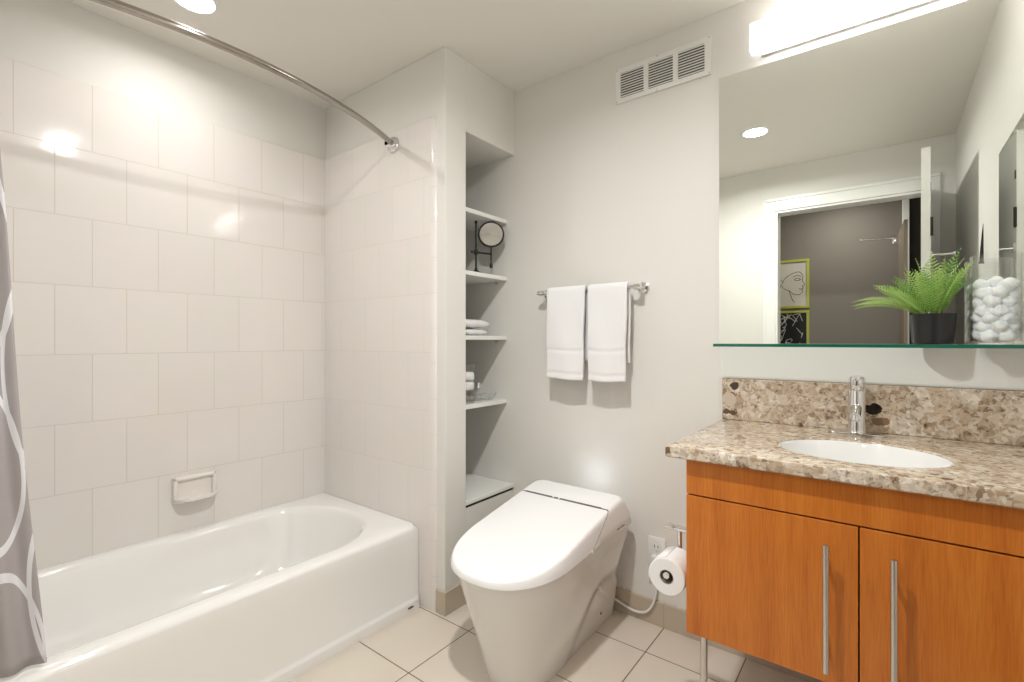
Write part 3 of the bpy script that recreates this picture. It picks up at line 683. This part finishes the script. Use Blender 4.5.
b = MB(); b.lathe([(.0203, .0005), (.0185, .0005), (.0185, .0995), (.0203, .0995)], (-.502, 1.385, .4855), (0, 1, 0), 32); b.build('core', plain('cardboard', srgb(150, 142, 132), .8), tr)
b = MB(); pa = [(-.502 + (RR + .0012) * math.cos(a), .4855 + (RR + .0012) * math.sin(a)) for a in [math.radians(95 + 7 * k) for k in range(14)]] + [(-.502 - RR - .0015, .466), (-.502 - RR - .001, .443)]
b.loft([[(x, y, z) for (x, z) in pa] for y in (1.387, 1.484)], False, False, closed=False); o = b.build('loose_sheet', M['paper'], tr, angle=180); md = o.modifiers.new('t', 'SOLIDIFY'); md.thickness = .0008

# ------------------------------------------------------------------ mirror, panel, vanity light
mr = thing('vanity_mirror', 'large frameless wall mirror over the vanity', 'mirror', (-.08, YB, 1.16))
b = MB(); b.box(-.5005, XR - .002, YB - .006, YB - .0008, 1.160, 2.170); b.build('backing', M['gloss_paint'], mr, smooth=False)
b = MB(); b.loft([[(-.500, YB - .0062 - e, 1.1605), (XR - .0025, YB - .0062 - e, 1.1605), (XR - .0025, YB - .0062 - e, 2.1695), (-.500, YB - .0062 - e, 2.1695)] for e in (0, .001)]); b.build('glass', M['mirror'], mr, smooth=False)
struct(MB().box(-.4955, XR - .002, YB - .006, YB - .0008, 1.0305, 1.1595, .001).build('trim_6', M['gloss_paint'], smooth=False), 'white panel between the backsplash and the glass shelf', 'trim')
vl = thing('vanity_light', 'lit frosted glass bar light over the mirror', 'wall light', (-.05, YB, 2.19))
lx0, lx1 = -.386, .290
MB().box(lx0 + .03, lx1 - .03, YB - .013, YB - .0008, 2.202, 2.300, .001).build('wall_plate', M['chrome'], vl, smooth=False)
MB().box(lx0, lx1, YB - .050, YB - .0135, 2.2076, 2.311, .004).build('diffuser', M['diffuser'], vl, smooth=False)
# side mirror on right wall
sm_ = thing('side_mirror', 'mirror cabinet on the right wall, seen in the large mirror', 'mirror', (XR, 1.6, 1.3))
MB().box(XR - .018, XR - .0005, 1.460, 1.86, 1.22, 1.838, .001).build('cabinet_frame', M['gloss_paint'], sm_, smooth=False)
MB().box(XR - .0195, XR - .018, 1.463, 1.857, 1.223, 1.835).build('glass', M['mirror'], sm_, smooth=False)
# horn shaped ornament on right wall
b = MB(); pts = []; rad = []
for k in range(13):
    u = k / 12; pts.append((XR - .012 - .004 * (1 - u), 1.04 + .012 * u * u, 1.50 + .165 * u)); rad.append(max(.0006, .0075 * (1 - u) ** .7))
b.tube(pts, rad, 16); b.lathe([(.009, -.004), (.009, .004)], (XR - .016, 1.04, 1.502), n=18, cap0=True, cap1=True)
o = b.build('wall_horn', M['black_metal'], loc=(XR - .03, 1.04, 1.5)); tag(o, 'dark pointed horn ornament on the right wall, seen in the mirror', 'ornament')

# recessed ceiling lamps
for (x, y, lab) in ((-2.02, .70, 'round lit recessed ceiling lamp over the bathtub'), (-.620, .675, 'round lit recessed ceiling lamp in the middle of the room, seen in the mirror')):
    cl = thing('recessed_lamp', lab, 'ceiling light', (x, y, ZC), 'recessed ceiling lamps')
    MB().lathe([(.064, -.002), (.066, -.006), (.078, -.004), (.080, -.0005), (.064, -.0005)], (x, y, ZC), n=40).build('trim_ring', M['gloss_paint'], cl)
    MB().lathe([(.066, -.0022), (.030, -.0032), (0, -.0036)], (x, y, ZC), n=40).build('lens', M['lens'], cl)
    la = bpy.data.lights.new('lamp_light', 'AREA'); la.shape = 'DISK'; la.size = .085; la.energy = CAN_W[0] if x < -1.5 else CAN_W[1]; la.color = (1, .988, .975); la.spread = math.radians(165)
    lo = bpy.data.objects.new('lamp_light', la); C.objects.link(lo); lo.parent = cl; lo.location = (0, 0, -.008)
# unseen lamp added to light the hall that shows in the mirror
hl = thing('hall_fill_lamp', 'unseen flat fill lamp added to light the hall', 'ceiling light', (-.30, -.80, ZC))
MB().lathe([(0, -.02), (.08, -.018), (.09, -.001)], (-.30, -.80, ZC), n=32).build('lens', M['lens'], hl)
la = bpy.data.lights.new('lamp_light', 'AREA'); la.shape = 'DISK'; la.size = .16; la.energy = HALL_W; la.color = (1, .95, .88)
lo = bpy.data.objects.new('lamp_light', la); C.objects.link(lo); lo.parent = hl; lo.location = (0, 0, -.03)

# ------------------------------------------------------------------ glass shelf and what stands on it
GZ = 1.160
gs = thing('glass_shelf', 'long green edged glass shelf below the mirror', 'shelf', (-.08, YB - .06, GZ - .010))
b = MB(); b.box(-.492, XR - .003, 1.828, YB - .0008, GZ - .010, GZ)
for f in b.bm.faces: f.material_index = 0 if abs(f.normal.z) > .5 or sum(v.co.z for v in f.verts) / 4 in (GZ, GZ - .01) else 1
b.bm.normal_update()
for f in b.bm.faces: f.material_index = 0 if abs(f.normal.z) > .5 else 1
b.build('glass_plate', [M['shelf_glass'], M['glass_edge']], gs, smooth=False)

PX, PY = .113, 1.884
pf = thing('potted_fern', 'bright green fern in a matt black pot on the glass shelf', 'potted plant', (PX, PY, GZ))
MB().lathe([(0, 0), (.043, 0), (.0455, .003), (.051, .086), (.0515, .089), (.0485, .089), (.0475, .076), (0, .076)], (PX, PY, GZ + .0004), n=48).build('pot', M['pot'], pf)
MB().lathe([(.047, .076), (.03, .080), (0, .083)], (PX, PY, GZ), n=32).build('soil', M['soil'], pf)
def frond(az, lean, ln, droop, mat, wid=.019, n=22, face=.9):
    b = MB(); base = Vector((PX + .012 * math.cos(az), PY + .012 * math.sin(az), GZ + .078))
    hdir = Vector((math.cos(az), math.sin(az), 0)); p = base.copy(); th_ = lean; pts = [p.copy()]; dirs = []
    for i in range(n):
        d = hdir * math.sin(th_) + Vector((0, 0, 1)) * math.cos(th_)
        p = p + d * (ln / n); dirs.append(d); pts.append(p.copy()); th_ += droop / n
    side = hdir.cross(Vector((0, 0, 1))).normalized()
    def cl(v): return Vector((v.x, min(v.y, YB - .009 + 0 * v.y), v.z))
    b.tube([cl(q) for q in pts], [.0011 * (1 - .7 * i / n) for i in range(n + 1)], 5)
    for i in range(3, n + 1):
        u = i / n; L = wid * (math.sin(PI * min(1, (u - .08) * .62 + .25)) ** 1.0) * (1 if u < .75 else (1 - (u - .75) / .25 * .85))
        d = dirs[min(i, n - 1)]; nv_ = (side.cross(d) + Vector((-.1, -face, 0))); side_ = d.cross(nv_).normalized() * -1; up = side_.cross(d)
        for sg in (-1, 1):
            a_ = (side_ * sg * .9 + d * .55 + up * -.10).normalized(); wv = d * .0026
            o_ = pts[i]; m1 = o_ + a_ * L * .35; m2 = o_ + a_ * L * .72; e_ = o_ + a_ * L - up * .001
            vs = [b.bm.verts.new(cl(q)) for q in (o_ - wv * .5, m1 - wv * .9, m2 - wv * .7, e_, m2 + wv * .55, m1 + wv * .8, o_ + wv * .5)]
            b.bm.faces.new(vs)
    return b.build('frond', mat, pf, smooth=False)
random.seed(11)
for k in range(22):
    az = k * 2.39996 + random.uniform(-.25, .25); ring = k / 22
    lean = .04 + .62 * ring + random.uniform(-.06, .1); ln = random.uniform(.165, .205) * (1 - .22 * ring)
    if math.sin(az) > .3: lean *= .35; ln *= .85
    if math.cos(az) > .2: lean *= .45
    frond(az, lean, ln, random.uniform(.15, .75), M['leaf'] if k % 3 else M['leaf_dark'], random.uniform(.022, .030), 19, random.uniform(.3, 1.6))
frond(math.radians(187), .80, .200, 1.15, M['leaf'], .013, 30)
frond(math.radians(195), .72, .205, 1.2, M['leaf'], .013, 30)
frond(math.radians(176), .55, .17, .7, M['leaf'], .026); frond(math.radians(200), .62, .15, .5, M['leaf_dark'], .026)
frond(math.radians(-28), .30, .17, .35, M['leaf'], .022); frond(math.radians(-50), .40, .15, .3, M['leaf'], .020)

JX, JY, JR, JH = .2435, 1.884, .053, .248
jr = thing('glass_jar', 'tall clear glass cylinder of cotton balls on the glass shelf', 'jar', (JX, JY, GZ))
MB().lathe([(0, .0), (JR - .002, 0), (JR, .002), (JR, JH - .001), (JR - .0012, JH), (JR - .003, JH - .001), (JR - .003, .009), (0, .008)], (JX, JY, GZ + .0004), n=56).build('cylinder', M['glass'], jr)
balls = []
for s_ in range(4):
    bb = bmesh.new(); bmesh.ops.create_icosphere(bb, subdivisions=3, radius=.0188)
    for v in bb.verts: v.co *= 1 + .30 * noise.noise(v.co * 90 + Vector((s_ * 9, 0, 0))) + .06 * noise.noise(v.co * 260)
    me = bpy.data.meshes.new('cotton_ball'); bb.to_mesh(me); bb.free(); me.materials.append(M['cotton']); me.shade_smooth(); balls.append(me)
for L_ in range(7):
    for k in range(7):
        a = 2 * PI * k / 6 + L_ * .55 + random.uniform(-.1, .1); r = 0 if k == 6 else .0300
        if L_ == 6 and k in (1, 4): continue
        o = bpy.data.objects.new('cotton_ball', balls[(L_ * 3 + k) % 4]); C.objects.link(o)
        o.location = (JX + r * math.cos(a), JY + r * math.sin(a), GZ + .027 + L_ * .0225 + random.uniform(-.003, .003) + (.004 if k == 6 else 0))
        o.rotation_euler = (random.uniform(0, 6), random.uniform(0, 6), random.uniform(0, 6))
        tag(o, 'white cotton ball inside the tall glass cylinder', 'cotton ball', 'cotton balls in the glass cylinder')

# ------------------------------------------------------------------ hall things seen in the mirror
def picture(x0, x1, z0, z1, label, bg, strokes, ink):
    o = thing('framed_picture', label, 'picture', ((x0 + x1) / 2, HY, z0), 'lime framed pictures in the hall')
    b = MB(); f = .022
    b.box(x0, x1, HY, HY + .02, z0, z0 + f, .002); b.box(x0, x1, HY, HY + .02, z1 - f, z1, .002); b.box(x0, x0 + f, HY, HY + .02, z0 + f, z1 - f); b.box(x1 - f, x1, HY, HY + .02, z0 + f, z1 - f)
    b.build('frame', M['lime'], o, smooth=False)
    sh = MB().box(x0 + f, x1 - f, HY, HY + .008, z0 + f, z1 - f).build('art_sheet', bg, o, smooth=False)
    b = MB()
    for st in strokes: b.tube([(x, HY + .0085, z) for x, z in st], .0022, 5)
    b.build('drawn_lines', ink, sh)
def cr(pts, n=8):
    out = []
    for i in range(len(pts) - 1):
        P = [Vector((*pts[max(0, min(len(pts) - 1, i + k))], 0)) for k in (-1, 0, 1, 2)]
        for s_ in range(n):
            t_ = s_ / n; q = .5 * ((2 * P[1]) + (P[2] - P[0]) * t_ + (2 * P[0] - 5 * P[1] + 4 * P[2] - P[3]) * t_ ** 2 + (3 * P[1] - P[0] - 3 * P[2] + P[3]) * t_ ** 3); out.append((q.x, q.y))
    out.append(pts[-1]); return out
fx, fz = -.70, 1.70
face = [cr([(fx + .02, fz + .10), (fx + .07, fz + .11), (fx + .10, fz + .07), (fx + .095, fz + .03), (fx + .115, fz - .01), (fx + .095, fz - .02), (fx + .105, fz - .04), (fx + .09, fz - .05), (fx + .10, fz - .07), (fx + .07, fz - .10), (fx + .02, fz - .09), (fx - .01, fz - .06), (fx + .005, fz - .12), (fx + .03, fz - .17)]),
        cr([(fx + .02, fz + .10), (fx - .04, fz + .06), (fx - .07, fz), (fx - .05, fz - .04), (fx - .01, fz - .06)]),
        cr([(fx + .03, fz + .04), (fx + .055, fz + .055), (fx + .08, fz + .04), (fx + .055, fz + .03), (fx + .03, fz + .04)]), cr([(fx + .02, fz + .065), (fx + .055, fz + .08), (fx + .085, fz + .065)]),
        cr([(fx - .06, fz + .02), (fx - .09, fz + .05), (fx - .08, fz - .02), (fx - .10, fz - .05)]), cr([(fx + .07, fz - .045), (fx + .085, fz - .052), (fx + .10, fz - .045)])]
picture(-.86, -.548, 1.475, 1.925, 'lime framed line drawing of a face, upper of two in the hall', M['art_grey'], face, M['art_black'])
random.seed(5); sc = []
for k in range(16):
    x = random.uniform(-.82, -.60); z = random.uniform(1.05, 1.40); p = [(x, z)]
    for _ in range(4): x = min(-.575, max(-.83, x + random.uniform(-.05, .05))); z = min(1.42, max(1.03, z + random.uniform(-.07, .07))); p.append((x, z))
    sc.append(cr(p))
picture(-.86, -.548, 1.005, 1.452, 'lime framed black picture with white scribbles, lower of two in the hall', M['art_black'], sc, M['art_white'])
hd_ = thing('closet_door', 'taupe closet door with a chrome rail in the hall', 'door', (.09, -.65, 0))
b = MB(); b.loft([[(.083, -.934, z), (.103, -.376, z), (.123, -.376, z), (.103, -.934, z)] for z in (0.01, 2.0)]); b.build('panel', M['taupe_door'], hd_, smooth=False)
b = MB(); b.box(.045, .083, -.965, -.930, 1.93, 1.985, .002); b.tube([(.06, -.945, 1.975), (-.155, -.945, 1.985)], .006, 12); b.lathe([(0, -.006), (.012, -.006), (.012, .006), (0, .006)], (-.158, -.945, 1.985), (1, 0, 0), 16); b.build('rail', M['chrome'], hd_)

for o in bpy.data.objects:
    if '_o' in o: del o['_o']
